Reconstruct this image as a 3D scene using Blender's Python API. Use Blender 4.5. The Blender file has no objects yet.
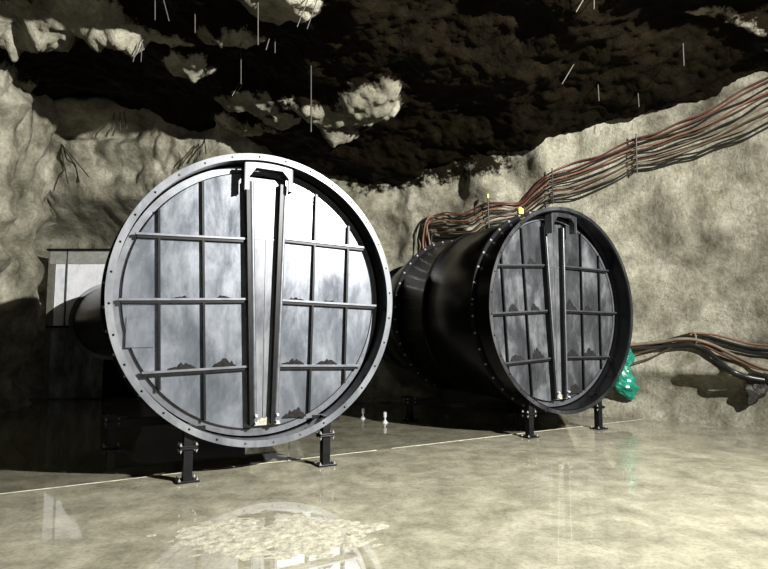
import bpy, bmesh, math, random
from mathutils import Vector, Matrix, noise
from mathutils.bvhtree import BVHTree
from mathutils.geometry import tessellate_polygon
random.seed(7)
PI = math.pi
sc = bpy.context.scene
col = sc.collection
R = math.radians

# ------------------------------------------------------------------ materials
def mat(name):
    m = bpy.data.materials.new(name); m.use_nodes = True
    nt = m.node_tree; b = nt.nodes['Principled BSDF']
    return m, nt, b
def N(nt, kind, **kw):
    n = nt.nodes.new(kind)
    for k, v in kw.items():
        if k in n.inputs: n.inputs[k].default_value = v
        else: setattr(n, k, v)
    return n
def ramp(nt, src, stops):
    r = nt.nodes.new('ShaderNodeValToRGB')
    e = r.color_ramp.elements
    while len(e) < len(stops): e.new(.5)
    for el, (p, c) in zip(e, stops):
        el.position = p; el.color = c if len(c) == 4 else (*c, 1)
    nt.links.new(src, r.inputs[0]); return r
def coords(nt, scale=(1, 1, 1), obj=True):
    t = nt.nodes.new('ShaderNodeTexCoord'); m = nt.nodes.new('ShaderNodeMapping')
    m.inputs['Scale'].default_value = scale
    nt.links.new(t.outputs['Object'], m.inputs[0]); return m.outputs[0]
def noise_tex(nt, vec, scale, detail=6, rough=.6, dist=0):
    n = nt.nodes.new('ShaderNodeTexNoise'); n.inputs['Scale'].default_value = scale
    n.inputs['Detail'].default_value = detail; n.inputs['Roughness'].default_value = rough
    n.inputs['Distortion'].default_value = dist
    nt.links.new(vec, n.inputs['Vector']); return n
def bump(nt, src, b, strength, dist, prev=None):
    n = nt.nodes.new('ShaderNodeBump'); n.inputs['Strength'].default_value = strength
    n.inputs['Distance'].default_value = dist
    nt.links.new(src, n.inputs['Height'])
    if prev: nt.links.new(prev.outputs[0], n.inputs['Normal'])
    nt.links.new(n.outputs[0], b.inputs['Normal']); return n
def mixc(nt, fac, a, b_, mode='MIX'):
    m = nt.nodes.new('ShaderNodeMix'); m.data_type = 'RGBA'; m.blend_type = mode
    if isinstance(fac, (int, float)): m.inputs[0].default_value = fac
    else: nt.links.new(fac, m.inputs[0])
    for i, v in ((6, a), (7, b_)):
        if isinstance(v, tuple): m.inputs[i].default_value = (*v, 1)
        else: nt.links.new(v, m.inputs[i])
    return m.outputs[2]

def simple(name, c, metal=0, rough=.5, var=.25, sc_=8, bmp=.0):
    m, nt, b = mat(name); v = coords(nt)
    n = noise_tex(nt, v, sc_)
    lo = tuple(x*(1-var) for x in c); hi = tuple(min(1, x*(1+var)) for x in c)
    r = ramp(nt, n.outputs[0], [(.3, lo), (.7, hi)])
    nt.links.new(r.outputs[0], b.inputs['Base Color'])
    b.inputs['Metallic'].default_value = metal; b.inputs['Roughness'].default_value = rough
    if name.startswith(('black', 'dried')): b.inputs['Specular IOR Level'].default_value = .14 if name[0] == 'b' else .05
    if bmp: bump(nt, n.outputs[0], b, bmp, .02)
    return m

def rock_material():
    m, nt, b = mat('sprayed_concrete_rock'); v = coords(nt)
    a = nt.nodes.new('ShaderNodeAttribute'); a.attribute_name = 'coat_and_shade'
    big = noise_tex(nt, v, .8, 7, .68, .3); mid = noise_tex(nt, v, 3.2, 8, .7); fine = noise_tex(nt, v, 16, 6, .75)
    pale = ramp(nt, big.outputs[0], [(.32, (.085, .08, .06)), (.5, (.235, .225, .172)), (.68, (.43, .415, .335))])
    patch = ramp(nt, mid.outputs[0], [(.35, (.55, .53, .47)), (.55, (1, 1, 1)), (.75, (1.0, .98, .93))])
    c1 = mixc(nt, .75, pale.outputs[0], patch.outputs[0], 'MULTIPLY')
    sp = ramp(nt, fine.outputs[0], [(.36, (.55, .53, .48)), (.55, (1, 1, 1))])
    c1 = mixc(nt, .6, c1, sp.outputs[0], 'MULTIPLY')
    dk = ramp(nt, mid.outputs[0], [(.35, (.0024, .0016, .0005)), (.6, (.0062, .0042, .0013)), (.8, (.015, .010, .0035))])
    # ragged edge between bare rock and sprayed concrete, also painting the ceiling's shade
    add = N(nt, 'ShaderNodeMath', operation='ADD')
    sub = N(nt, 'ShaderNodeMath', operation='SUBTRACT'); sub.inputs[1].default_value = .5
    mul = N(nt, 'ShaderNodeMath', operation='MULTIPLY'); mul.inputs[1].default_value = 1.3
    nt.links.new(mid.outputs[0], sub.inputs[0]); nt.links.new(sub.outputs[0], mul.inputs[0])
    nt.links.new(a.outputs['Fac'], add.inputs[0]); nt.links.new(mul.outputs[0], add.inputs[1])
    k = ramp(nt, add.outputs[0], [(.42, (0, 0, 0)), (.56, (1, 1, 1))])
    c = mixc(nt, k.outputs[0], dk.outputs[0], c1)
    nt.links.new(c, b.inputs['Base Color'])
    rr = ramp(nt, mid.outputs[0], [(.3, (.45,)*3), (.7, (.85,)*3)])
    nt.links.new(rr.outputs[0], b.inputs['Roughness'])
    b.inputs['Specular IOR Level'].default_value = .05
    b1 = bump(nt, mid.outputs[0], b, .7, .08)
    bump(nt, fine.outputs[0], b, .85, .03, b1)
    return m

def floor_material(name, drybias, dk=1.0):
    m, nt, b = mat(name); v = coords(nt)
    big = noise_tex(nt, v, .38, 4, .55, .6); mid = noise_tex(nt, v, 2.4, 9, .74, .25); fine = noise_tex(nt, v, 26, 6, .8)
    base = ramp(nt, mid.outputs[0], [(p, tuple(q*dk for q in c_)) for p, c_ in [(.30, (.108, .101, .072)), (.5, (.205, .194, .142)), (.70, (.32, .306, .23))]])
    sp = ramp(nt, fine.outputs[0], [(.36, (.5, .48, .42)), (.52, (1, 1, 1))])
    c = mixc(nt, .6, base.outputs[0], sp.outputs[0], 'MULTIPLY')
    nt.links.new(c, b.inputs['Base Color'])
    # standing water where the slab is low
    sep = N(nt, 'ShaderNodeSeparateXYZ'); nt.links.new(v, sep.inputs[0])
    mr = N(nt, 'ShaderNodeMapRange'); mx = N(nt, 'ShaderNodeMath', operation='MULTIPLY'); nt.links.new(sep.outputs[0], mx.inputs[0]); mx.inputs[1].default_value = .8
    my = N(nt, 'ShaderNodeMath', operation='MULTIPLY_ADD'); nt.links.new(sep.outputs[1], my.inputs[0]); my.inputs[1].default_value = -.6; nt.links.new(mx.outputs[0], my.inputs[2])
    nt.links.new(my.outputs[0], mr.inputs[0])
    mr.inputs[1].default_value = -3.3; mr.inputs[2].default_value = .6; mr.inputs[3].default_value = -.22; mr.inputs[4].default_value = .16
    ad = N(nt, 'ShaderNodeMath', operation='ADD'); nt.links.new(big.outputs[0], ad.inputs[0]); nt.links.new(mr.outputs[0], ad.inputs[1])
    ad2 = N(nt, 'ShaderNodeMath', operation='ADD'); nt.links.new(ad.outputs[0], ad2.inputs[0]); ad2.inputs[1].default_value = drybias
    sf = N(nt, 'ShaderNodeMath', operation='MULTIPLY'); sf.inputs[1].default_value = .22; nt.links.new(mid.outputs[0], sf.inputs[0])
    ad3 = N(nt, 'ShaderNodeMath', operation='ADD'); nt.links.new(ad2.outputs[0], ad3.inputs[0]); nt.links.new(sf.outputs[0], ad3.inputs[1])
    k = ramp(nt, ad3.outputs[0], [(.50, (.035,)*3), (.62, (.16,)*3), (.80, (.38,)*3)])
    nt.links.new(k.outputs[0], b.inputs['Roughness'])
    b.inputs['IOR'].default_value = 1.42
    b.inputs['Specular IOR Level'].default_value = .5
    bs = N(nt, 'ShaderNodeMapRange'); nt.links.new(k.outputs[0], bs.inputs[0])
    bs.inputs[1].default_value = .04; bs.inputs[2].default_value = .38; bs.inputs[3].default_value = .0; bs.inputs[4].default_value = .22
    bm = nt.nodes.new('ShaderNodeBump'); bm.inputs['Distance'].default_value = .02
    nt.links.new(mid.outputs[0], bm.inputs['Height']); nt.links.new(bs.outputs[0], bm.inputs['Strength'])
    nt.links.new(bm.outputs[0], b.inputs['Normal'])
    return m

def plate_material(name, lo, mid_, hi, metal=.55, rough=.34):
    m, nt, b = mat(name); v = coords(nt, (1, 1, .45))
    a = noise_tex(nt, v, 2.3, 8, .66, .25); f = noise_tex(nt, v, 22, 5, .7)
    r = ramp(nt, a.outputs[0], [(.32, lo), (.5, mid_), (.68, hi)])
    f2 = ramp(nt, f.outputs[0], [(.35, (.8,)*3), (.6, (1,)*3)])
    c = mixc(nt, .5, r.outputs[0], f2.outputs[0], 'MULTIPLY')
    nt.links.new(c, b.inputs['Base Color'])
    rr = ramp(nt, a.outputs[0], [(.3, (rough-.08,)*3), (.7, (rough+.16,)*3)])
    nt.links.new(rr.outputs[0], b.inputs['Roughness'])
    b.inputs['Metallic'].default_value = metal
    bump(nt, a.outputs[0], b, .08, .02)
    b.inputs['Specular IOR Level'].default_value = .35
    return m

M = {}
M['rock'] = rock_material()
M['floor'] = floor_material('wet_concrete_front', 0)
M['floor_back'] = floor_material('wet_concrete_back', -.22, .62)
M['plate'] = plate_material('galvanised_plate', (.052, .059, .069), (.083, .092, .105), (.135, .144, .16), .32, .24)
M['plate_shaded'] = plate_material('galvanised_plate_shaded', (.024, .026, .028), (.055, .058, .062), (.17, .175, .185), .5, .27)  # same galvanised steel, painted darker for the dim surroundings it reflects
M['flange'] = plate_material('pale_flange_steel', (.06, .064, .07), (.095, .10, .108), (.15, .155, .162), .15, .38)
M['flange_dark'] = plate_material('dull_flange_steel', (.010, .0105, .0115), (.024, .024, .026), (.06, .06, .062), .4, .38)
M['black'] = simple('black_gloss_paint', (.003, .003, .0033), 0, .24, .3, 3)
M['blackm'] = simple('black_steel', (.006, .006, .0065), .0, .35, .4, 10)
M['bar'] = simple('grey_bar_steel', (.075, .078, .085), .4, .4, .3, 9)
M['bar_dark'] = simple('dark_bar_steel', (.035, .036, .04), .3, .4, .3, 9)
M['bar_light'] = simple('pale_bar_steel', (.085, .09, .098), .4, .38, .3, 9)
M['centre'] = plate_material('centre_plate_steel', (.04, .045, .05), (.07, .075, .082), (.125, .13, .135), .2, .3)
M['centre_dark'] = plate_material('centre_plate_dark', (.05, .052, .056), (.09, .092, .097), (.2, .205, .21), .5, .3)
M['zinc'] = simple('zinc_bolt', (.75, .76, .76), .6, .3, .1, 20)
M['bolt'] = simple('dull_bolt', (.30, .30, .29), .5, .4, .2, 20)
M['mud'] = simple('dried_mud', (.012, .0115, .011), 0, .9, .4, 25, .6)
M['rust_white'] = simple('white_corrosion', (.22, .215, .17), 0, .7, .35, 30, .5)
M['sheet'] = plate_material('white_steel_sheet', (.62, .63, .66), (.8, .81, .84), (.9, .9, .92), .1, .3)
M['sheet_grey'] = plate_material('grey_steel_sheet', (.10, .105, .11), (.26, .27, .29), (.55, .56, .6), .3, .3)
M['c_red'] = simple('cable_red_brown', (.075, .028, .019), 0, .42, .35, 4)
M['c_orange'] = simple('cable_faded_orange', (.15, .078, .048), 0, .45, .3, 4)
M['c_brown'] = simple('cable_dark_brown', (.055, .032, .02), 0, .4, .4, 4)
M['c_black'] = simple('cable_black', (.012, .012, .011), 0, .35, .4, 4)
M['c_tan'] = simple('cable_tan', (.14, .11, .078), 0, .5, .3, 4)
M['c_grey'] = simple('hose_grey_green', (.12, .13, .10), 0, .5, .3, 4)
M['green'] = simple('green_plastic', (.006, .15, .095), 0, .26, .5, 7, .5)
M['olive'] = simple('dark_olive_sacking', (.014, .013, .009), 0, .6, .4, 12, .5)
M['yellow'] = simple('yellow_tag', (.75, .62, .05), 0, .5, .1, 9)
M['rod'] = simple('thin_steel_rod', (.075, .072, .06), .1, .45, .3, 12)
M['rod_dark'] = simple('dark_steel_rod', (.035, .033, .028), .3, .5, .3, 12)
M['silt'] = simple('dry_sandy_silt', (.25, .238, .178), 0, .9, .45, 14, .9)
M['kerb'] = simple('chipped_pale_edge', (.50, .48, .37), 0, .7, .4, 9, .5)

# ------------------------------------------------------------------ mesh helpers
class MB:
    def __init__(s): s.v = []; s.f = []; s.sm = []
    def add(s, vs, fs, smooth=False):
        o = len(s.v); s.v += [tuple(v) for v in vs]
        for f in fs: s.f.append(tuple(i+o for i in f)); s.sm.append(smooth)
        return s
    def box(s, c, size, m=None):
        hx, hy, hz = [x/2 for x in size]; c = Vector(c)
        vs = [Vector((x*hx, y*hy, z*hz)) for x in (-1, 1) for y in (-1, 1) for z in (-1, 1)]
        if m is not None: vs = [m @ v for v in vs]
        return s.add([v+c for v in vs], [(0, 1, 3, 2), (4, 6, 7, 5), (0, 4, 5, 1), (2, 3, 7, 6), (0, 2, 6, 4), (1, 5, 7, 3)])
    def tube(s, pts, r, seg=8, cap=True, smooth=True):
        pts = [Vector(p) for p in pts]; n = len(pts); rr = r if isinstance(r, (list, tuple)) else [r]*n
        up = None; rings = []
        for i, p in enumerate(pts):
            d = (pts[min(i+1, n-1)]-pts[max(i-1, 0)]).normalized()
            if up is None: up = d.orthogonal().normalized()
            up = (up-d*up.dot(d)).normalized(); w = d.cross(up)
            rings.append([p+(up*math.cos(a)+w*math.sin(a))*rr[i] for a in [2*PI*k/seg for k in range(seg)]])
        vs = [v for q in rings for v in q]; fs = []
        for i in range(n-1):
            for k in range(seg):
                a = i*seg+k; b = i*seg+(k+1) % seg; fs.append((a, b, b+seg, a+seg))
        s.add(vs, fs, smooth)
        if cap: s.add(rings[0], [tuple(range(seg))[::-1]]); s.add(rings[-1], [tuple(range(seg))])
        return s
    def lathe(s, prof, seg=128, smooth=False, closed=True, off=None):
        """closed profile of (r, t) turned about the local y axis; off(t) gives a sideways shift"""
        n = len(prof); vs = []; fs = []
        for k in range(seg):
            a = 2*PI*k/seg
            for r, t in prof:
                ox, oz = off(t) if off else (0, 0)
                vs.append((r*math.cos(a)+ox, t, r*math.sin(a)+oz))
        for k in range(seg):
            k2 = (k+1) % seg
            for i in range(n if closed else n-1):
                j = (i+1) % n
                fs.append((k*n+i, k*n+j, k2*n+j, k2*n+i))
        return s.add(vs, fs, smooth)
    def prism(s, poly, t0, t1, holes=()):
        """polygon in (x, z) given thickness along y"""
        loops = [poly]+list(holes); flat = [p for l in loops for p in l]
        tris = tessellate_polygon([[Vector((x, z, 0)) for x, z in l] for l in loops])
        n = len(flat)
        vs = [(x, t0, z) for x, z in flat]+[(x, t1, z) for x, z in flat]
        fs = [tuple(t) for t in tris]+[tuple(i+n for i in t)[::-1] for t in tris]
        o = 0
        for l in loops:
            for i in range(len(l)):
                a = o+i; b = o+(i+1) % len(l); fs.append((a, b, b+n, a+n))
            o += len(l)
        return s.add(vs, fs)
    def build(s, name, m, parent=None, bevel=0, loc=None, rotz=0):
        me = bpy.data.meshes.new(name); me.from_pydata(s.v, [], s.f)
        me.polygons.foreach_set('use_smooth', s.sm)
        bm = bmesh.new(); bm.from_mesh(me); bmesh.ops.recalc_face_normals(bm, faces=bm.faces); bm.to_mesh(me); bm.free()
        me.materials.append(m)
        o = bpy.data.objects.new(name, me); col.objects.link(o)
        if parent: o.parent = parent
        if loc is not None: o.location = loc
        o.rotation_euler.z = rotz
        if bevel:
            b = o.modifiers.new('bevel', 'BEVEL'); b.width = bevel; b.segments = 2; b.limit_method = 'ANGLE'; b.angle_limit = R(40)
        return o
def tag(o, label=None, cat=None, group=None, kind=None):
    if label: o['label'] = label
    if cat: o['category'] = cat
    if group: o['group'] = group
    if kind: o['kind'] = kind
    return o
def empty(name, loc, rz=0):
    o = bpy.data.objects.new(name, None); col.objects.link(o); o.location = loc; o.rotation_euler.z = rz
    o.empty_display_size = .2; return o
def copy_to(o, parent, loc, rz=None):
    c = o.copy(); col.objects.link(c); c.parent = parent; c.location = loc
    if rz is not None: c.rotation_euler = rz
    return c
def spline(pts, n=12):
    pts = [Vector(p) for p in pts]; out = []
    for i in range(len(pts)-1):
        p0 = pts[max(i-1, 0)]; p1 = pts[i]; p2 = pts[i+1]; p3 = pts[min(i+2, len(pts)-1)]
        for k in range(n):
            t = k/n
            out.append(.5*((2*p1)+(p2-p0)*t+(2*p0-5*p1+4*p2-p3)*t*t+(3*p1-p0-3*p2+p3)*t**3))
    out.append(pts[-1]); return out
def sstep(a, b, x):
    t = max(0, min(1, (x-a)/(b-a))); return t*t*(3-2*t)
def fr(v, octv=5, h=.9): return noise.fractal(v, h, 2.1, octv)

# ------------------------------------------------------------------ camera
CAMH, F, PITCH = 1.60, 580.0, .0903
cam = bpy.data.cameras.new('camera'); co = bpy.data.objects.new('camera', cam); col.objects.link(co)
co.location = (0, 0, CAMH); co.rotation_euler = (PI/2+PITCH, 0, 0)
cam.sensor_width = 36; cam.lens = F/768*36; cam.clip_end = 200
sc.camera = co
def ray(x, y):
    f = Vector((0, math.cos(PITCH), math.sin(PITCH))); u = Vector((0, -math.sin(PITCH), math.cos(PITCH)))
    return Vector((0, 0, CAMH)), f+Vector((1, 0, 0))*((x-384)/F)-u*((y-284.5)/F)
def at(x, y, Y):
    o, d = ray(x, y); return o+d*(Y/d.y)

# ------------------------------------------------------------------ cave walls
PLAN = [(-9.5, -7), (-10.2, -3), (-9.6, 2), (-8.8, 6), (-8.3, 9), (-8.25, 11.2), (-8.45, 12.4), (-8.35, 12.9), (-8.2, 13.2), (-8.5, 14.0),
        (-9.5, 15.2), (-8.8, 15.95), (-5.6, 15.95), (-3.4, 15.4), (-2, 14.85), (-.6, 14.75), (.4, 14.7), (1.3, 14.1), (2.1, 13.6), (3.3, 12.85), (4.46, 12.2), (5.3, 11.65),
        (6.2, 10.95), (7.0, 10.1), (8.0, 8.7), (9.0, 6.0), (9.6, 2), (10, -3), (8, -8), (0, -9), (-7, -8.6)]
def make_strip(name, i0, i1, closed=False):
    pts = [Vector((x, y, 0)) for x, y in PLAN]
    seg = PLAN[i0:i1+1] if not closed else PLAN
    sp = spline([(x, y, 0) for x, y in (PLAN[i0:i1+1])], 24)
    # resample evenly
    out = [sp[0]]; step = .075; acc = 0
    for a, b in zip(sp, sp[1:]):
        L = (b-a).length; d = step-acc
        while d <= L and L > 0:
            out.append(a.lerp(b, d/L)); d += step
        acc = (acc+L) % step if L else acc
    out.append(sp[-1])
    return out
# bulges of the sprayed concrete: x, y(depth), z centre, radius along wall, radius in height, amount inward
BULGES = [(-8.25, 11.3, 5.0, .7, 3.2, .85), (-8.2, 12.9, 4.2, .5, .6, .2), (-7.4, 15.9, 7.1, 1.5, .30, .75), (-7.0, 15.9, 6.62, 1.0, .16, -.35), (-6.0, 15.9, 6.2, 1.6, .22, .30),
          (-7.9, 15.9, 5.7, .8, .35, .25), (-5.0, 15.8, 5.4, 1.4, .25, .25), (-8.6, 12.8, 1.4, .7, .9, .12), (-6.6, 15.9, 5.0, 1.2, .2, .3),
          (-8.1, 12.75, 4.85, .32, .24, -.75), (-8.0, 12.9, 4.45, .5, .25, .25), (-8.3, 12.6, 5.9, .5, .8, .2),
          (5.6, 11.5, .95, .8, .2, .22), (7.4, 9.7, .3, .5, .4, .35), (4.5, 12.2, 1.0, .6, .5, .1), (6.5, 10.6, 1.0, .7, .20, .38),
          (6.0, 11.1, .95, .5, .14, .12), (5.0, 11.9, 3.2, 1.2, .9, .12), (2.4, 13.4, 5.0, .5, 1.2, .25), (3.6, 12.7, 5.4, .35, .6, .3),
          (-.3, 14.7, 4.9, .9, .35, .25), (.9, 14.4, 5.4, .7, .3, .35), (-8.6, 10.5, 3, .9, 3.0, .25)]
def wall(name, i0, i1, zt=8.6):
    path = make_strip(name, i0, i1)
    n = len(path); vs = []; nz = int((zt+.3)/.075)
    nrm = []
    for i in range(n):
        d = (path[min(i+1, n-1)]-path[max(i-1, 0)]).normalized(); nrm.append(Vector((d.y, -d.x, 0)))
    for i, p in enumerate(path):
        for j in range(nz+1):
            z = -.3+j*.075
            q = Vector((p.x, p.y, z))
            a = .34*fr(q*.42+Vector((3, 1, 5)), 4)+.11*fr(q*1.3, 5)+.035*fr(q*4.2, 4)
            rid = 1-abs(noise.noise(Vector((q.x*.55, q.y*.55, q.z*1.25))+Vector((9, 2, 1)))*2)
            right = sstep(2, 4.5, p.x)
            a = a*(1-.72*right)+.22*(rid-.6)*(1-.85*right)
            for bx, by, bz, rw, rh, am in BULGES:
                dx = math.hypot(p.x-bx, p.y-by)/rw; dz = (z-bz)/rh
                e = dx*dx+dz*dz
                if e < 6: a += am*math.exp(-e)
            a += .5*sstep(4.5, 8.5, z)+.25*sstep(.5, -.1, z)
            rec = sstep(14.0, 15.2, p.y)*sstep(-1.8, -3.2, p.x)
            if rec > 0:
                if z < 4.15: a = a*(1-rec)+min(a, .05)*rec
                a += rec*1.9*sstep(4.1, 5.3, z)
            q += nrm[i]*a
            vs.append(q)
    fs = [(i*(nz+1)+j, (i+1)*(nz+1)+j, (i+1)*(nz+1)+j+1, i*(nz+1)+j+1) for i in range(n-1) for j in range(nz)]
    me = bpy.data.meshes.new(name); me.from_pydata([tuple(v) for v in vs], [], fs)
    me.polygons.foreach_set('use_smooth', [True]*len(fs))
    at_ = me.attributes.new('coat_and_shade', 'FLOAT', 'POINT'); at_.data.foreach_set('value', [(.05+.95*sstep(5.5, 8.0, v.y))*(1-.62*sstep(4.9, 5.5, v.z)*sstep(-2.2, -.5, v.x)*sstep(3.9, 2.6, v.x)) for v in vs])  # walls darkened towards and behind the camera to cut bounced light
    me.materials.append(M['rock']); o = bpy.data.objects.new(name, me); col.objects.link(o); o['kind'] = 'structure'
    return o, BVHTree.FromPolygons(vs, fs)
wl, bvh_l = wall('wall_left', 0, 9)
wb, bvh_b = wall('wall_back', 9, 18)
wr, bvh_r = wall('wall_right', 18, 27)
wf, _ = wall('wall_front', 27, 30)
# close the last gap behind the camera
def wall_hit(x, y, back=.12):
    o, d = ray(x, y); d.normalize()
    best = None
    for b in (bvh_l, bvh_b, bvh_r):
        h = b.ray_cast(o, d)
        if h[0] is not None and (best is None or h[3] < best): best = h[3]
    return o+d*(best-back)

# ------------------------------------------------------------------ cave ceiling
CZ = [(7.0, 10.2, 6.5), (6.2, 11, 6.25), (5.3, 11.7, 6.12), (4.46, 12.2, 6.05), (3.9, 12.5, 5.95), (3.3, 12.8, 5.8), (2.0, 13.6, 5.8), (.4, 14.4, 5.42),
      (-1.4, 14.4, 5.7), (-4.6, 14.1, 6.45), (-5.8, 13.9, 6.9), (-6.7, 13.6, 7.3), (-7.6, 13.2, 7.15), (-8.2, 12.9, 6.9), (-7.9, 12.0, 7.1), (-7.5, 10.8, 7.2),
      (-.5, 10.7, 6.4), (-1.8, 12, 6.25), (-3, 11, 6.55), (2, 11, 6.4), (4, 10.5, 6.5), (-2.3, 8.8, 6.75), (2, 8, 6.8), (5, 8.8, 6.9), (-5, 9, 7.3), (-6, 11, 7.3), (-4.8, 12.2, 7.0),
      (0, 5, 7.0), (-6, 4, 7.3), (6, 4, 7.3), (0, 0, 7.0), (-6, -5, 6.6), (6, -5, 6.6), (0, -8, 6.2), (-10, 8, 7.2), (9, 7, 7)]
def cz(x, y):
    s = w = 0
    for a, b, z in CZ:
        k = 1/((a-x)**2+(b-y)**2+.25)**1.5; s += k*z; w += k
    return s/w
# hanging masses painted pale where lit, ceiling around them painted dark as shade: x, y, radius x, radius y, turn, drop, coat
LUMPS = [(-1.55, 8.3, .70, .45, -.25, .32, .95), (-.30, 11.1, .62, .70, .5, .42, .9), (-1.25, 11.6, .75, .38, .45, .28, .85), (-1.0, 12.2, .45, .4, .3, .38, .9),
         (-2.35, 9.3, .45, .30, .3, .25, .62), (-2.9, 9.3, .22, .30, .3, .2, .6), (-3.7, 10.3, .55, .26, -.5, .24, .75), (-3.4, 10.5, .3, .2, -.4, .2, .6), (-2.85, 11.7, .75, .30, -.35, .24, .75),
         (-2.2, 12.0, .6, .25, -.35, .22, .7), (-3.2, 12.8, .8, .3, -.3, .25, .7),
         (-5.2, 9.4, 1.1, .45, .15, .35, 1.0), (-4.5, 9.6, .9, .28, .1, .28, .9), (-6.05, 9.9, .5, .55, .3, .5, 1.0), (-6.75, 9.4, .5, .6, .2, .4, 1.0), (-7.75, 10.6, .5, 1.7, .1, .9, 1.0),
         (5.5, 9.0, .9, .16, .1, .12, .52), (7.3, 10.1, .35, .5, 0, .2, .8), (6.9, 9.3, .5, .2, 0, .15, .6), (4.3, 8.2, .5, .2, .2, .1, .42)]
def ceiling():
    def axis(a, f0, f1, b):
        o = []; v = a
        while v < b: o.append(v); v += .05 if f0 <= v < f1 else .3
        return o+[b]
    XS = axis(-11, -8.6, 8, 13); YS = axis(-9.5, 6.4, 14.6, 15.6); nx = len(XS)-1; ny = len(YS)-1; vs = []; ct = []
    for i in range(nx+1):
        for j in range(ny+1):
            x = XS[i]; y = YS[j]
            z = cz(x, y); q = Vector((x, y, 0))
            z += .20*fr(q*.5+Vector((1, 4, 2)), 4)+.10*fr(q*1.5, 5)+.04*fr(q*5, 5)+.022*fr(q*13, 4)
            c = .12; wob = 1+.45*fr(q*1.6+Vector((7, 7, 7)), 5)  # low base value paints the unlit ceiling dark
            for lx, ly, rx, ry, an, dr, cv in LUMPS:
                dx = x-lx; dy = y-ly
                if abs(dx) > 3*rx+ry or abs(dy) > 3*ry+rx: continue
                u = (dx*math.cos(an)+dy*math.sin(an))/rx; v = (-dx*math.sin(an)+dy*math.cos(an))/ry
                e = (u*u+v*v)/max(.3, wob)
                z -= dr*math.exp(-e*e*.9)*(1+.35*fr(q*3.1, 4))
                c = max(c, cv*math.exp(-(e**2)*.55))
            vs.append((x, y, z)); ct.append(c)
    fs = [(i*(ny+1)+j, i*(ny+1)+j+1, (i+1)*(ny+1)+j+1, (i+1)*(ny+1)+j) for i in range(nx) for j in range(ny)]
    me = bpy.data.meshes.new('ceiling'); me.from_pydata(vs, [], fs)
    me.polygons.foreach_set('use_smooth', [True]*len(fs))
    at_ = me.attributes.new('coat_and_shade', 'FLOAT', 'POINT'); at_.data.foreach_set('value', ct)
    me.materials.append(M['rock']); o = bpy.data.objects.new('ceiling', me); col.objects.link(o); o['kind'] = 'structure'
    return BVHTree.FromPolygons([Vector(v) for v in vs], fs)
bvh_c = ceiling()

# ------------------------------------------------------------------ floor
A = .542; UX = Vector((math.cos(A), math.sin(A), 0)); TN = Vector((-math.sin(A), math.cos(A), 0))
J0 = Vector((-1.43, 7.62, 0))                       # a point on the slab joint
def slab(name, pts, top, m):
    b = MB(); n = len(pts)
    b.add([(x, y, top) for x, y in pts]+[(x, y, -.3) for x, y in pts],
          [tuple(range(n)), tuple(range(2*n-1, n-1, -1))]+[(i, (i+1) % n, (i+1) % n+n, i+n) for i in range(n)])
    o = b.build(name, m); o['kind'] = 'structure'; return o
a = J0-UX*13; b_ = J0+UX*15
slab('floor', [(a.x, a.y), (11, -10), (12, b_.y), (b_.x, b_.y)] if False else [(a.x, a.y), (a.x, -10), (12, -10), (b_.x, b_.y)], 0, M['floor'])
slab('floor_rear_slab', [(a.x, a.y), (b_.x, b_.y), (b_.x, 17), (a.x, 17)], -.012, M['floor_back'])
def kerb():
    b = MB(); n = 420; vs = []; fs = []
    for i in range(n+1):
        u = -12.5+i*22.5/n; p = J0+UX*u
        w = .022+.022*noise.noise(Vector((u*2.3, 0, 3)))+.012*noise.noise(Vector((u*9, 1, 3)))
        w = max(.001, w)
        h = .008*(1 if noise.noise(Vector((u*.9, 5, 5))) > -.32 else 0)
        w2 = .01
        for s_, z in ((-w, .0008), (-w*.4, .001+h*.3), (w2, .001+h*.3), (w2+.005, -.013)):
            q = p+TN*s_; vs.append((q.x, q.y, z if h else -.02))
    for i in range(n):
        for k in range(3): fs.append((i*4+k, i*4+k+1, i*4+k+5, i*4+k+4))
    b.add(vs, fs, True); o = b.build('trim_1', M['kerb']); o['kind'] = 'structure'
kerb()
def silt():
    b = MB(); n = 46; vs = []; fs = []
    cx, cy, rx, ry = -.85, 4.86, .92, .52
    for i in range(n+1):
        for j in range(n+1):
            x = (i/n*2-1)*1.3; y = (j/n*2-1)*1.3; q = Vector((x*rx+cx, y*ry+cy, 0))
            e = math.hypot(x, y); z = .014*(1-e*e)+.010*fr(q*3.4, 5)+.006*fr(q*11, 4)-.003
            vs.append((q.x, q.y, max(-.02, min(z, .016))))
    fs = [(i*(n+1)+j, (i+1)*(n+1)+j, (i+1)*(n+1)+j+1, i*(n+1)+j+1) for i in range(n) for j in range(n)]
    b.add(vs, fs, True); o = b.build('silt_patch', M['silt'])
    tag(o, 'dry sandy silt patch standing out of the puddle in the foreground', 'silt', kind='stuff')
silt()

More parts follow.
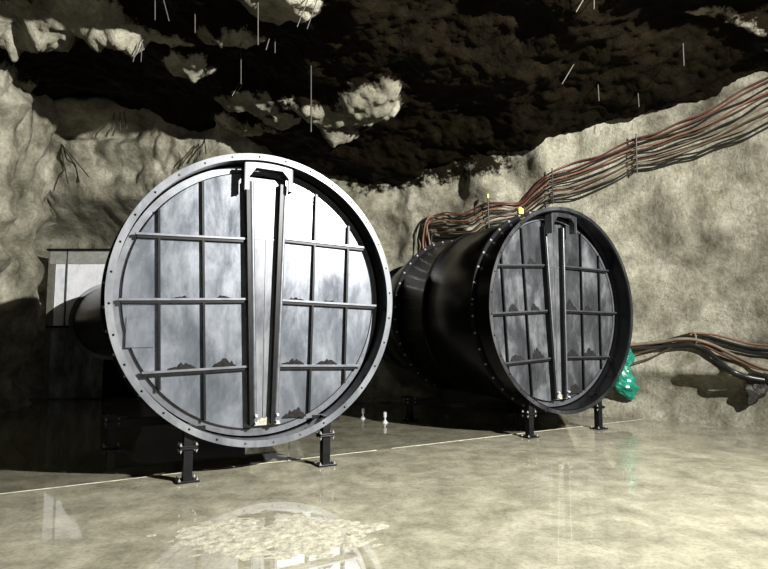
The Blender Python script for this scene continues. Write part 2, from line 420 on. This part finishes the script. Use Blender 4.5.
# ------------------------------------------------------------------ fans
def hexbolt(r=.02, h=.022):
    b = MB(); pts = [(0, 0, 0), (0, -h*.25, 0)]; b.tube([(0, 0, 0), (0, -h*.3, 0)], r*1.5, 12)
    b.tube([(0, -h*.3, 0), (0, -h, 0)], r, 6, smooth=False); b.tube([(0, -h, 0), (0, -h*1.9, 0)], r*.5, 8); return b
def arc(r, a0, a1, n): return [(r*math.cos(a0+(a1-a0)*i/n), r*math.sin(a0+(a1-a0)*i/n)) for i in range(n+1)]
def rot2(p, d): return (p[0]*math.cos(d)-p[1]*math.sin(d), p[0]*math.sin(d)+p[1]*math.cos(d))
HA = 2.070
def stand_leg(root, u, t, top, m, bolt):
    lg = MB()
    lg.box((0, 0, .38/2+.01), (.10, .10, .36)); lg.box((0, 0, .012), (.24, .20, .024))
    lg.box((0, 0, .365), (.19, .15, .018)); lg.box((0, 0, .387), (.19, .15, .018))
    lg.box((0, 0, (.39+top)/2), (.10, .10, top-.39)); lg.box((.08, .0, top-.05), (.22, .012, .06)); lg.box((-.06, .05, top-.02), (.2, .012, .05))
    o = lg.build('leg', m, root, .003, (u, t, 0))
    for sx in (-1, 1):
        for sy in (-1, 1):
            c = copy_to(bolt, o, (sx*.085, sy*.055, .40), (-PI/2, 0, 0)); c.name = 'bolt'
            c = copy_to(bolt, o, (sx*.095, sy*.075, .024), (-PI/2, 0, 0)); c.name = 'bolt'
            c = copy_to(bolt, o, (sx*.085, sy*.055, .352), (PI/2, 0, 0)); c.name = 'bolt'
    return o

def make_fan(loc, yaw, label, dark, dl, dr, ul, ur, v1l, tube_end, off, end_r):
    root = empty('ventilation_fan', (loc[0], loc[1], 0), yaw); tag(root, label, 'fan')
    hub = Vector((0, 0, HA))
    pl = M['plate_shaded'] if dark else M['plate']; fl = M['flange_dark'] if dark else M['flange']
    def B(mb, name, m, par=root, bv=0):
        o = mb.build(name, m, par, bv, hub if par is root else (0, 0, 0))
        if dark and name in ('shutter_door', 'centre_plate', 'stop_ring'): o.location.y += .07
        return o
    # front flange with real bolt holes
    seg = 144; outer = arc(1.75, 0, 2*PI, seg)[:-1]; inner = []
    holes = []
    for k in range(32):
        a = 2*PI*(k+.35)/32; c = (1.711*math.cos(a), 1.711*math.sin(a)); holes.append([(c[0]+.0135*math.cos(-q), c[1]+.0135*math.sin(-q)) for q in [2*PI*i/10 for i in range(10)]])
    mb = MB()
    # ring built sector by sector, each with one hole
    for k in range(32):
        a0 = 2*PI*(k-.15)/32; a1 = 2*PI*(k+.85)/32
        poly = arc(1.75, a0, a1, 5)+arc(1.69 if dark else 1.672, a1, a0, 5)
        mb.prism(poly, 0, .014, [holes[k]])
    front = B(mb, 'front_flange', fl)
    # casing sleeve between the flanges
    B(MB().lathe([(1.672, .0141), (1.70, .0141), (1.70, .42), (1.672, .42)], 160), 'front_casing', M['black'])
    B(MB().lathe([(1.545, .262), (1.655, .262), (1.655, .275), (1.545, .275)], 160), 'stop_ring', M['bar_light'] if not dark else M['bar'])
    # doors
    for sg in (-1, 1):
        d = dl if sg < 0 else -dr; ue = ul if sg < 0 else ur
        edge = abs(ue)
        a_ = math.acos(edge/1.565)
        poly = [(sg*x, z) for x, z in arc(1.565, -a_, a_, 60)]
        poly = [rot2(p, d) for p in poly]
        door = B(MB().prism(poly, .235, .255), 'shutter_door', pl)
        # rim strip around the curved edge of the leaf
        rim = MB(); pts = [(x, .232, z) for x, z in poly]; rim.tube(pts, .006, 6)
        rim.build('rim_strip', M['blackm'], door)
        # horizontal bars
        vset = (v1l if sg < 0 else .76, -.02, -.83)
        cm = Matrix.Rotation(-d, 3, 'Y')
        for v in vset:
            xe = math.sqrt(1.60**2-v*v); xc = sg*(edge+xe)/2; L = xe-edge
            c = rot2((xc, v), d)
            m_ = MB(); c2 = rot2((xc, v+.014), d); m_.box((c2[0], .195, c2[1]), (L, .05, .026), cm)
            hb = m_.build('horizontal_bar', M['bar_light'] if not dark else M['bar_dark'], door, .002)
            c3 = rot2((xc-.005*sg, v-.014), d); w_ = MB(); w_.box((c3[0], .21, c3[1]), (L-.03, .046, .030), cm)
            w_.build('shaded_web', M['blackm'], hb)  # shade under the bar, painted as a black web
        for u in ((-1.18, -.69) if sg < 0 else (.68, 1.16)):
            zh = math.sqrt(1.56**2-u*u); c = rot2((u, 0), d)
            m_ = MB(); m_.box((c[0], .212, c[1]), (.012, .05, 2*zh), cm); m_.box((c[0], .19, c[1]), (.026, .008, 2*zh), cm)
            m_.build('vertical_bar', M['blackm'] if not dark else M['blackm'], door)
        # mud left on the bars
        if True:
            cells = ((-.94, -.83, .30), (-.45, -.83, .26), (-.95, -.02, .22), (-.45, -.02, .2)) if sg < 0 else ((.45, -.83, .30), (.92, -.83, .30), (.45, -.02, .28), (.92, -.02, .22), (.50, -1.46, .26))
            if dark: cells = tuple(c for c in cells)+(((-.45, .72, .24),) if sg < 0 else ((.45, .76, .16),))
            for ci, (cu, cv, w) in enumerate(cells):
                rs = random.Random(ci*13+sg+dark*50); w *= (1.15 if dark else 1.2); cu += (-.02 if dark and sg > 0 else 0)
                hh = (.17 if dark else .11)*rs.uniform(.75, 1.2)*(1 if cv < -.5 or dark else .45)
                top = []; n = 14; pk = rs.uniform(.25, .7)
                for i in range(n+1):
                    s = i/n; e = (s/pk if s < pk else (1-s)/(1-pk)); hgt = hh*(e**rs.uniform(.5, .8))*(1+.25*rs.uniform(-1, 1))
                    top.append((cu-w/2+w*s, cv+.01+max(.004, hgt)))
                vs = []; fs = []
                for (x, z) in top:
                    for dep_, zz in ((.234, z), (.222, cv+.01+(z-cv-.01)*.55), (.20, cv+.012)):
                        q = rot2((x, zz), d); vs.append((q[0], dep_, q[1]))
                for i in range(n):
                    for k in range(2): fs.append((i*3+k, (i+1)*3+k, (i+1)*3+k+1, i*3+k+1))
                mm = MB(); mm.add(vs, fs, True); o = mm.build('mud_deposit', M['mud'], door); o['label'] = 'dark dried mud heaped on the bar'
        # hinge tube and edge channel
        p0 = rot2((ue+sg*-.0, 1.46), d); p1 = rot2((ue, -1.50), d)
        if sg < 0: cx_t, cx_c = .03, -.02
        else: cx_t, cx_c = .018, -.032
        q0 = rot2((ue+cx_t, 1.44), d); q1 = rot2((ue+cx_t, -1.50), d)
        t_ = MB(); t_.tube([(q0[0], .165, q0[1]), (q1[0], .165, q1[1])], .026, 14); t_.build('hinge_tube', M['bar_light'], door)
        qc = rot2((ue+cx_c, -.03), d)
        t_ = MB(); t_.box((qc[0], .18, qc[1]), (.045, .10, 2.95), cm); t_.build('edge_channel', M['blackm'], door)
        for v in (-1.40, -1.49):
            q = rot2((ue+cx_t, v), d); bb = MB(); bb.tube([(q[0], .14, q[1]), (q[0], .105, q[1])], .018, 8); bb.tube([(q[0], .105, q[1]), (q[0], .09, q[1])], .014, 8)
            bb.build('bolt', M['zinc'], door)
        if not dark and sg < 0:
            c_ = MB(); c_.box((-1.365, .226, -.42), (.29, .014, .335)); c_.build('cover_plate', pl, door, .004)
            c_ = MB()
            for k in range(9): c_.box((-1.60+.004*(k % 3), .228, .12-.042*k), (.018+.006*(k % 2), .008, .03))
    # centre plate between the doors
    tl, bl = rot2((ul, 1.45), dl), rot2((ul, -1.52), dl); tr, br = rot2((ur, 1.45), -dr), rot2((ur, -1.52), -dr)
    cp = B(MB().prism([bl, (br[0], br[1]), (tr[0], 1.50), (tl[0], 1.50)], .21, .228), 'centre_plate', M['centre_dark'] if dark else M['centre'])
    s_ = MB(); s_.box(((ul+ur)/2, .206, .74), (ur-ul-.02, .012, .014)); s_.box(((ul+ur)/2+.01, .206, 0), (.007, .008, 2.9)); s_.build('seam', M['bar'], cp)
    if not dark or True:
        f_ = MB(); rs = random.Random(3)
        poly = [(-.06, -1.53), (.27, -1.53), (.26, -1.49), (.22, -1.47), (.19, -1.48), (.16, -1.455), (.13, -1.46), (.10, -1.43), (.07, -1.45), (.03, -1.44), (.0, -1.46), (-.03, -1.48)]
        f_.prism([(x+(ul+.14), z) for x, z in poly], .196, .21); o = f_.build('corrosion', M['rust_white'], cp); o['label'] = 'pale corrosion at the foot of the plate'
    # top bracket
    br_ = MB()
    poly = [(-.275, 1.30), (-.222, 1.30), (-.222, 1.465), (-.137, 1.583), (.196, 1.583), (.277, 1.499), (.277, 1.34), (.315, 1.34), (.315, 1.625)]+\
           [(1.655*math.cos(a), 1.655*math.sin(a)) for a in [math.acos(.19/1.655)+(math.acos(-.275/1.655)-math.acos(.19/1.655))*i/8 for i in range(9)]]
    br_.prism(poly, .045, .057); bo = B(br_, 'top_bracket', fl)
    for bx_ in ((.322, .115, 1.475, .285), (-.28, .115, 1.45, .33)):
        k_ = MB(); k_.box(bx_[:3], (.012, .15, bx_[3])); k_.build('bracket_cheek', M['blackm'] if not dark else M['bar'], bo)
    # second flange pair and bolts
    bolt = hexbolt(.012, .016).build('bolt', M['bolt'], None)
    f2 = B(MB().lathe([(1.70, .42), (1.76, .42), (1.76, .436), (1.70, .436)], 144).lathe([(1.70, .444), (1.76, .444), (1.76, .46), (1.70, .46)], 144), 'casing_flange', M['blackm'])
    nb = 40
    for k in range(nb):
        a = 2*PI*(k+.5)/nb; c = copy_to(bolt, f2, (1.735*math.cos(a), .42, 1.735*math.sin(a))); c.name = 'bolt'
    # fan body
    r3 = 1.52
    body = B(MB().lathe([(1.695, .46), (1.70, .50), (r3, 3.0), (r3-.03, 3.0), (1.66, .46)], 160, True), 'fan_casing', M['black'])
    B(MB().lathe([(1.57, 1.94), (1.628, 1.94), (1.628, 1.98), (1.57, 1.98)], 144), 'casing_band', M['black'])
    f3 = B(MB().lathe([(1.50, 2.98), (1.60, 2.98), (1.60, 3.0), (1.50, 3.0)], 144).lathe([(1.50, 3.008), (1.60, 3.008), (1.60, 3.028), (1.50, 3.028)], 144), 'casing_flange', M['blackm'])
    for k in range(40):
        a = 2*PI*(k+.5)/40; c = copy_to(bolt, f3, (1.572*math.cos(a), 2.98, 1.572*math.sin(a))); c.name = 'bolt'
    # tapering duct to the bulkhead
    prof = []; n = 10
    ts = [3.03+(tube_end-3.03)*i/n for i in range(n+1)]
    rs_ = [1.52+(end_r-1.52)*sstep(0, .8, i/n) for i in range(n+1)]
    offf = (lambda t: (off*sstep(3.0, tube_end, t), (-.08 if off else 0)*sstep(3.0, tube_end, t)))
    B(MB().lathe([(r, t) for r, t in zip(rs_, ts)]+[(r-.03, t) for r, t in zip(rs_[::-1], ts[::-1])], 96, True, True, offf), 'duct', M['black'])
    et = tube_end-.5
    B(MB().lathe([(end_r-.02, et), (end_r+.09, et), (end_r+.09, et+.02), (end_r-.02, et+.02)], 96, False, True, lambda t: offf(t)), 'duct_flange', M['bar'])
    # legs
    for u in (-.836, .836):
        stand_leg(root, u, .12, HA-math.sqrt(1.69**2-.836**2)+.02, M['blackm'], bolt)
    fr_ = MB(); fr_.box((0, 2.73, .34), (2.96, .12, .12)); fr_.box((0, 2.73, .42), (1.3, .16, .26)); fr_.build('cross_beam', M['blackm'], root)
    for u in (-1.39, 1.39): stand_leg(root, u, 2.73, .46, M['blackm'], bolt)
    bpy.data.objects.remove(bolt)
    return root
fan_l = make_fan((-1.408, 6.93), .518, 'large round shuttered ventilation fan with pale grey doors and light rim, nearest the camera', False,
                 .035, .025, -.14, .22, .715, 9.55, -.95, .86)
fan_r = make_fan((3.108, 9.804), .548, 'smaller-looking rear shuttered ventilation fan with dark doors and dark rim, right of the pale one', True,
                 .060, .008, -.18, .17, .76, 5.1, 0, 1.15)
# yellow tag on the second flange of the rear fan
p = Vector((3.108, 9.804, HA))+UX*(-.62)+TN*.44+Vector((0, 0, 1.645))
b = MB(); b.box((0, 0, .05), (.10, .06, .10)); b.box((0, 0, .105), (.06, .04, .02))
tag(b.build('marker_tag', M['yellow'], None, .008, p, A), 'small yellow marker on top of the rear fan casing flange', 'marker')

# anchor rods standing on the floor between the fans
for i, (x, y) in enumerate(((363, 418), (385, 422))):
    o_, d = ray(x, y); p = o_+d*(-CAMH/d.z)
    b = MB(); b.tube([(0, 0, -.02), (0, 0, .16)], .014, 8); b.tube([(0, 0, 0), (0, 0, .012)], .06, 16); b.tube([(0, 0, .012), (0, 0, .045)], .035, 6, smooth=False)
    b.tube([(0, 0, .10), (0, 0, .20)], .030, 6, smooth=False)
    tag(b.build('anchor_rod', M['zinc'], None, 0, (p.x, p.y, -.012)), ('left', 'right')[i]+' one of the two bright anchor rods in the dark floor between the fans', 'anchor rod', 'anchor rods between the fans')

# ------------------------------------------------------------------ bulkhead on the left
bk = empty('bulkhead_panel', (-6.5, 15.3, 0)); tag(bk, 'white steel sheet bulkhead in a frame behind the left fan', 'bulkhead')
X0 = at(49, 300, 15.3).x+6.5
xs = at(66, 300, 15.3).x+6.5; x54 = at(54, 300, 15.3).x+6.5
zt = at(60, 251, 15.3).z; zs = at(60, 264, 15.3).z; zm = at(60, 326, 15.3).z
b = MB(); b.box(((x54+xs)/2, 0, (zs+zm)/2), (xs-x54-.02, .02, zs-zm)); b.build('sheet', M['sheet'], bk)
xm = at(106, 300, 15.3).x+6.5
b = MB(); b.box(((xs+xm)/2, .0, (zs+zm)/2), (xm-xs, .02, zs-zm)); b.build('sheet', M['sheet'], bk)
b = MB(); b.box(((xm+2.9)/2+.01, .0, (zs+zm)/2), (2.9-xm, .02, zs-zm)); b.build('sheet', M['blackm'], bk)['label'] = 'hidden sheet blackened to keep the floor reflection dark'  # right-hand sheets hidden by the fan, blackened so the floor reflects dark
b = MB(); b.box(((x54+xs)/2-.02, 0, zm/2), (xs-x54+.1, .02, zm-.03)); b.build('sheet', M['sheet_grey'], bk)
b = MB(); b.box(((xs+xm)/2+.02, .0, zm/2), (xm-xs-.05, .02, zm-.03)); b.build('sheet', M['sheet_grey'], bk)
b = MB(); b.box(((xm+2.9)/2+.01, .0, zm/2), (2.9-xm, .02, zm-.03)); b.build('sheet', M['blackm'], bk)['label'] = 'hidden sheet blackened to keep the floor reflection dark'
b = MB(); b.box(((X0+2.9)/2-.0, -.02, (zt+zs)/2), (2.9-X0, .05, zt-zs)); b.build('header_panel', simple('grey_header', (.30, .30, .27), .2, .4), bk)
b = MB(); b.box(((X0+2.9)/2, -.08, zt+.02), (2.9-X0+.1, .12, .05)); b.build('top_beam', M['blackm'], bk)
b = MB(); b.box(((X0+2.9)/2, -.05, zm-.02), (2.9-X0, .06, .05)); b.build('mid_rail', M['blackm'], bk)
b = MB(); b.box((X0+.04, -.01, zt/2), (.16, .06, zt)); b.build('side_post', simple('dull_olive_post', (.13, .125, .10), .1, .6), bk)
b = MB(); b.box((xs, -.025, (zt+zm)/2), (.03, .04, zt-zm)); b.build('seam_strip', M['bar'], bk)

# ------------------------------------------------------------------ cables
def cable(pix, r, m, label, group, back=.12, n=8, extra=None):
    pts = [wall_hit(x, y, back) for x, y in pix]
    if extra: pts = pts+extra
    # keep the run smooth: average the distances
    for _ in range(2):
        q = pts[:]
        for i in range(1, len(pts)-1): q[i] = pts[i]*.6+(pts[i-1]+pts[i+1])*.2 if False else pts[i]
        pts = q
    b = MB(); b.tube(spline(pts, n), r, 8)
    return tag(b.build('cable', m), label, 'cable', group)
top = [(428, 217), (440, 213), (462, 214), (487, 203), (520, 201), (552, 172), (600, 155), (634, 139), (665, 130), (700, 115), (730, 98), (768, 76), (800, 60)]
bot = [(433, 240), (446, 243), (470, 240), (489, 226), (526, 217), (552, 201), (582, 197), (610, 184), (637, 170), (668, 165), (704, 153), (740, 140), (768, 126), (800, 112)]
def samp(curve, x):
    for (x0, y0), (x1, y1) in zip(curve, curve[1:]):
        if x0 <= x <= x1:
            return y0+(y1-y0)*(x-x0)/(x1-x0)
    return curve[0][1] if x < curve[0][0] else curve[-1][1]
xsamp = [434, 446, 462, 474, 487, 503, 520, 536, 552, 576, 600, 618, 636, 656, 680, 700, 720, 745, 768, 800]
clab = [('topmost reddish brown cable of the bundle climbing the right wall', 'c_red'),
        ('second cable from the top of the wall bundle, reddish brown', 'c_red'),
        ('third cable from the top of the wall bundle, black', 'c_black'),
        ('fourth cable from the top of the wall bundle, faded orange', 'c_orange'),
        ('fifth cable from the top of the wall bundle, dark brown', 'c_brown'),
        ('sixth cable from the top of the wall bundle, black', 'c_black'),
        ('fifth cable from the bottom of the wall bundle, tan', 'c_tan'),
        ('fourth cable from the bottom of the wall bundle, dark brown', 'c_brown'),
        ('third cable from the bottom of the wall bundle, tan brown', 'c_tan'),
        ('second cable from the bottom of the wall bundle, black', 'c_black'),
        ('lowest black cable of the bundle climbing the right wall', 'c_black')]
NC = len(clab); hang = (489, 552, 636)
for i, (lab, mm) in enumerate(clab):
    rs = random.Random(i*5+1); f = i/(NC-1); f = f**1.0
    pix = []
    xd = 425+i*.75                                    # where the cable turns down towards the fan
    pix += [(xd+2, 272), (xd, 255), (xd-1+rs.uniform(-1, 1), 236), (xd+rs.uniform(-.5, .5), 222+f*12)]
    for x in xsamp:
        yt, yb = samp(top, x), samp(bot, x)
        sag = 0 if min(abs(x-h) for h in hang) < 5 else rs.uniform(-1.6, 1.6)
        if x < 480: yb = min(yb, 238)
        pix.append((x, yt+(yb-yt)*f+sag))
    cable(pix, .018 if mm != 'c_black' else .018, M[mm], lab, 'cables bundled along the right wall', .10+.05*(i % 2))
cable([(415, 285), (414, 262), (416, 240), (420, 225), (430, 217), (450, 220), (470, 221)], .022, M['c_grey'], 'grey green hose looping down beside the bend of the cable bundle', None, .1)
cable([(423, 285), (424, 258), (423, 240), (426, 222), (431, 215)], .024, M['c_orange'], 'short orange cable running down at the bend behind the rear fan', None, .2)
cable([(429, 285), (428, 262), (430, 245), (427, 226), (434, 219)], .02, M['c_tan'], 'short tan cable running down at the bend behind the rear fan', None, .22)
# hangers
for k, (x, y0, y1, lb) in enumerate(((488, 198, 231, 'short cable hanger with yellowish top, above the rear fan casing'), (552, 168, 204, 'upright cable hanger just above the top of the rear fan'), (636, 134, 173, 'cable hanger farthest right on the wall bundle'))):
    p0, p1 = wall_hit(x, y0, .20), wall_hit(x+1, y1, .20)
    hr = empty('cable_hanger', p1); tag(hr, lb, 'cable hanger', 'hangers holding the cable bundle')
    b = MB(); b.tube([(0, 0, 0), p0-p1], .014, 6); b.build('rod', M['rod_dark'], hr)
    for j in range(7):
        q = (p0-p1)*(j+.5)/7; b = MB(); dirw = Vector((0, .14, 0))
        b.tube([q, q+Vector((.02, .06, -.02)), q+Vector((.04, .12, .02))], .010, 6); b.build('hook', M['rod_dark'], hr)
    if k == 0:
        b = MB(); b.tube([(p0-p1)*1.0, (p0-p1)*1.12], .022, 8); b.build('cap', M['yellow'], hr)

# lower cables at the right
def low(pix, r, m, lab, back=.10): return cable(pix, r, M[m], lab, 'loose cables low on the right wall', back)
low([(620, 346), (640, 344), (660, 342), (680, 339), (697, 340), (715, 346), (735, 356), (755, 365), (775, 370), (800, 372)], .030, 'c_tan', 'pale copper coloured cable low on the right wall, arching then dropping right', .2)
low([(618, 347), (640, 346), (662, 342), (682, 341), (700, 344), (718, 352), (736, 360), (756, 368), (780, 371)], .026, 'c_orange', 'orange cable low on the right wall running just under the pale copper one', .14)
low([(618, 349), (640, 348), (665, 346), (690, 344), (706, 350), (720, 362), (732, 371), (748, 377), (764, 380)], .045, 'c_black', 'thick black cable low on the right wall ending in the green wrap', .12)
low([(618, 351), (642, 349), (668, 348), (692, 346), (708, 353), (722, 366), (734, 374), (750, 380), (766, 381)], .036, 'c_black', 'black cable low on the right wall directly beneath the thick black one', .08)
low([(655, 345), (675, 338), (694, 334), (710, 337), (730, 343), (750, 348), (775, 351), (800, 352)], .026, 'c_black', 'black cable low on the right wall, second highest at the picture edge', .10)
low([(690, 335), (697, 333), (715, 335), (735, 340), (752, 344), (775, 346), (800, 347)], .020, 'c_orange', 'thin orange brown cable highest of the loose ones low on the right wall', .12)
low([(705, 340), (722, 346), (742, 351), (760, 354), (790, 357)], .030, 'c_black', 'black cable low on the right wall, third highest at the picture edge', .10)
low([(618, 356), (634, 354), (650, 350), (668, 346), (684, 342)], .018, 'c_brown', 'thin brown cable low on the wall just right of the rear fan', .12)
low([(618, 368), (634, 363), (650, 358), (664, 351), (678, 344)], .016, 'c_brown', 'thin brown cable sloping down to the hanging green bag', .12)
p = wall_hit(694, 336, .14); b = MB(); b.tube([p+Vector((0, .2, .05)), p+Vector((0, .02, .06)), p+Vector((0, -.06, .02)), p+Vector((0, -.08, -.12)), p+Vector((0, 0, -.16))], .014, 8)
tag(b.build('cable_hook', M['c_tan']), 'pale hook carrying the loose cables at the crest of their arch', 'hook')

# crumpled bags
def crumple(name, m, c, size, seed, pinch=.5, par=None, lev=4, am=.22):
    bm = bmesh.new(); bmesh.ops.create_icosphere(bm, subdivisions=lev, radius=1)
    for v in bm.verts:
        p = v.co.copy(); k = 1+am*fr(p*1.3+Vector((seed, 0, 0)), 4)+am*.7*(1-abs(noise.noise(p*2.3+Vector((0, seed, 0)))*2.2))
        w = 1-pinch*sstep(-.1, 1, p.z)
        v.co = Vector((p.x*w*k*size[0], p.y*w*k*size[1], p.z*(1+.2*(k-1))*size[2]))+Vector(c)
    me = bpy.data.meshes.new(name); bm.to_mesh(me); bm.free(); me.polygons.foreach_set('use_smooth', [True]*len(me.polygons))
    me.materials.append(m); o = bpy.data.objects.new(name, me); col.objects.link(o)
    if par: o.parent = par
    return o
gp = wall_hit(625, 383, .22)
g = empty('green_bag', gp); tag(g, 'crumpled green plastic bag tied round a cable end beside the rear fan', 'bag')
sclx = gp.y/F
def faceted(name, m, outline, depth, seed, par, loc, rot=0):
    """crumpled plastic: rings stacked down an outline of (z, half width, shift), folded by noise"""
    vs = []; fs = []; n = 22; rows = []
    for k in range(len(outline)-1):
        for q in range(5): 
            t = q/5; a_, b_ = outline[k], outline[k+1]; rows.append(tuple(a_[i]+(b_[i]-a_[i])*t for i in range(3)))
    rows.append(outline[-1])
    for z, w_, sh in rows:
        for k in range(n):
            a = 2*PI*k/n; p = Vector((math.cos(a), math.sin(a), 0))
            f = 1+.38*noise.noise(Vector((p.x*1.7+seed, p.y*1.7, z*9)))+.25*abs(noise.noise(Vector((p.x*4+seed, p.y*4, z*22))))
            q = Vector((p.x*w_*f+sh, p.y*depth*f*(w_/max(o[1] for o in outline)), z+.02*noise.noise(p*3+Vector((0, 0, seed+z*8)))))
            vs.append((q.x*math.cos(rot)+q.z*math.sin(rot), q.y, -q.x*math.sin(rot)+q.z*math.cos(rot)))
    for i in range(len(rows)-1):
        for k in range(n): fs.append((i*n+k, i*n+(k+1) % n, (i+1)*n+(k+1) % n, (i+1)*n+k))
    fs += [tuple(range(n)), tuple(range((len(rows)-1)*n, len(rows)*n))[::-1]]
    b = MB(); b.add(vs, fs); o = b.build(name, m, par, 0, loc); return o
px_ = sclx
faceted('lower_bag', M['green'], [(18*px_, 2.5*px_, 1*px_), (12*px_, 6*px_, 0), (2*px_, 11*px_, -1*px_), (-5*px_, 11.5*px_, 0), (-11*px_, 6.5*px_, 3*px_), (-16*px_, 2.5*px_, 6*px_)], .11, 3, g, (0, 0, 0))
faceted('upper_bag', M['green'], [(40*px_, 2*px_, -2*px_), (34*px_, 5*px_, 1*px_), (26*px_, 7*px_, 3*px_), (19*px_, 5*px_, 3*px_), (14*px_, 2*px_, 1*px_)], .08, 9, g, (0, 0, 0))
faceted('knot', M['green'], [(46*px_, 1.5*px_, -1*px_), (42*px_, 4*px_, -1*px_), (36*px_, 3.5*px_, -1*px_), (33*px_, 1.5*px_, 0)], .06, 13, g, (0, 0, 0))
b = MB(); b.tube(spline([(-3*px_, -.10, 32*px_), (-8*px_, -.13, 24*px_), (-6*px_, -.14, 10*px_)], 6), .009, 6); b.build('tape', M['rust_white'], g)
b = MB(); b.tube(spline([(0, 0, 42*px_), (.03, .02, 50*px_), (.1, .1, 54*px_)], 6), .018, 8); b.build('cord', M['c_brown'], g)
sp_ = wall_hit(756, 391, .20); sb = sp_.y/F
g2 = empty('dark_sack', sp_); tag(g2, 'dark olive sack hanging from a green wrapped cable end at the right edge', 'sack')
faceted('sack', M['olive'], [(15*sb, 5*sb, 3*sb), (9*sb, 9.5*sb, 2*sb), (0, 9.5*sb, 0), (-7*sb, 6*sb, -2*sb), (-14*sb, 1.5*sb, -5*sb)], .09, 5, g2, (0, 0, 0), .2)
faceted('green_wrap', M['green'], [(23*sb, 3*sb, 15*sb), (19*sb, 7*sb, 12*sb), (13*sb, 7*sb, 10*sb), (8*sb, 3*sb, 12*sb)], .08, 21, g2, (0, -.03, 0))

# ------------------------------------------------------------------ rods hanging from the rock
RODS = [((155, -6), (155, 20), 7.5), ((162, -6), (169, 21), 7.5), ((195, 10), (195, 33), 8), ((241, 50), (241, 84), 8.5), ((258, 2), (258, 45), 8), ((270, 36), (266, 50), 8.2),
        ((275, 38), (275, 53), 8.2), ((137, 44), (133, 62), 9), ((142, 44), (141, 62), 9), ((240, 82), (232, 96), 8.5), ((243, 83), (237, 93), 8.5), ((311, 66), (311, 132), 9.5), ((310, -6), (297, 27), 7), ((319, -6), (307, 29), 7),
        ((598, 84), (599, 101), 10), ((638, 93), (639, 107), 10.3), ((683, 44), (684, 66), 9), ((574, 64), (562, 84), 9.5), ((583, 0), (576, 12), 7.5), ((594, -2), (594, 9), 7.5)]
def rodlab(x, y):
    side = 'far left part of' if x < 180 else 'left part of' if x < 285 else 'middle of' if x < 400 else 'right part of'
    return side
SPEC = {0: 'upright thin rod at the top left, left of a matching pair', 1: 'slanting thin rod at the top left, right of a matching pair', 2: 'short pale rod above the small pale rock lump',
        3: 'thin rod hanging from the ceiling with two slanting rods at its foot', 4: 'long thin rod left of the big pale ceiling lump', 5: 'short slanting rod, left of two under the big pale lump',
        6: 'short upright rod, right of two under the big pale lump', 7: 'left one of two short rods in the dark hollow at upper left', 8: 'right one of two short rods in the dark hollow at upper left',
        9: 'left one of two slanting rods below the hanging rod above the pale fan', 10: 'right one of two slanting rods below the hanging rod above the pale fan', 11: 'long dark rod crossing the pale rock patch above the pale fan',
        12: 'left dark rod slanting over the big pale ceiling lump', 13: 'right dark rod slanting over the big pale ceiling lump', 14: 'pale short rod in the dark ceiling above the rear fan',
        15: 'tiny pale rod in the dark ceiling just above the cables', 16: 'bright short rod highest at the right of the ceiling', 17: 'thin slanting rod left of the short ones above the rear fan',
        18: 'slanting short rod at the top edge right of centre', 19: 'upright short rod at the top edge right of centre'}
for i, (a0, a1, Y) in enumerate(RODS):
    y_top = max(a0[1], 0) if a0[1] >= 0 else -6
    o_, d_ = ray(a0[0], a0[1]); h = bvh_c.ray_cast(o_, d_.normalized())
    Yh = h[0].y if h[0] is not None else Y
    base = at(a0[0], a0[1], Yh); p1 = at(a1[0], a1[1], Yh-.03)
    base = base-(p1-base).normalized()*.05
    b = MB(); c = (base+p1)/2; b.tube([base-c, p1-c], .009 if i not in (11,) else .014, 6)
    tag(b.build('rock_bolt', M['rod_dark'] if i in (11, 12, 13) else M['rod'], None, 0, c), SPEC[i], 'rod', 'rods in the rock ceiling')
WR = [((60, 142), (89, 177)), ((60, 143), (76, 166)), ((60, 144), (68, 184)), ((115, 108), (112, 130)), ((120, 108), (120, 130)), ((123, 106), (127, 129)),
      ((198, 134), (190, 160)), ((200, 134), (197, 160)), ((204, 134), (206, 154))]
wn = ['long outer', 'middle', 'steep inner', 'left', 'middle', 'right', 'left', 'middle', 'right']
wc = ['of three rods fanning out from the left wall beside the pale fan']*3+['of three short rods under the ledge high on the left wall']*3+['of three short rods on the wall right above the pale fan rim']*3
for i, (a0, a1) in enumerate(WR):
    p0, p1 = wall_hit(*a0, -.05) if a0[0] > 0 else at(*a0, 12.8), wall_hit(*a1, .45)
    b = MB(); b.tube([(0, 0, 0), p1-p0], .013, 6)
    tag(b.build('rock_bolt', M['rod_dark'], None, 0, p0), wn[i]+' one '+wc[i], 'rod', 'rods in the wall')

# ------------------------------------------------------------------ light
w = bpy.data.worlds.new('world'); sc.world = w; w.use_nodes = True
w.node_tree.nodes['Background'].inputs[0].default_value = (.01, .01, .009, 1); w.node_tree.nodes['Background'].inputs[1].default_value = 1
def spot(name, loc, tgt, power, size, ang, blend, c=(1, .96, .86)):
    l = bpy.data.lights.new(name, 'SPOT'); l.energy = power; l.shadow_soft_size = size; l.spot_size = R(ang); l.spot_blend = blend; l.color = c
    o = bpy.data.objects.new(name, l); col.objects.link(o); o.location = loc
    o.rotation_euler = (Vector(tgt)-Vector(loc)).to_track_quat('-Z', 'Y').to_euler()
spot('flood_and_fill', (7.4, 1.3, 6.12), (-8.0, 11.6, 3.2), 26000, .10, 136, 1.0, (1, .985, .95))
spot('flood_and_fill', (2.5, -3.0, 2.6), (0, 11, 3.0), 380, .2, 110, .7, (1, .98, .94))  # weak unseen fill, added near the camera to lift dark interiors

vs_ = sc.view_settings
vs_.view_transform = 'Standard'; vs_.look = 'None'; vs_.exposure = 0; vs_.gamma = 1; vs_.use_curve_mapping = False
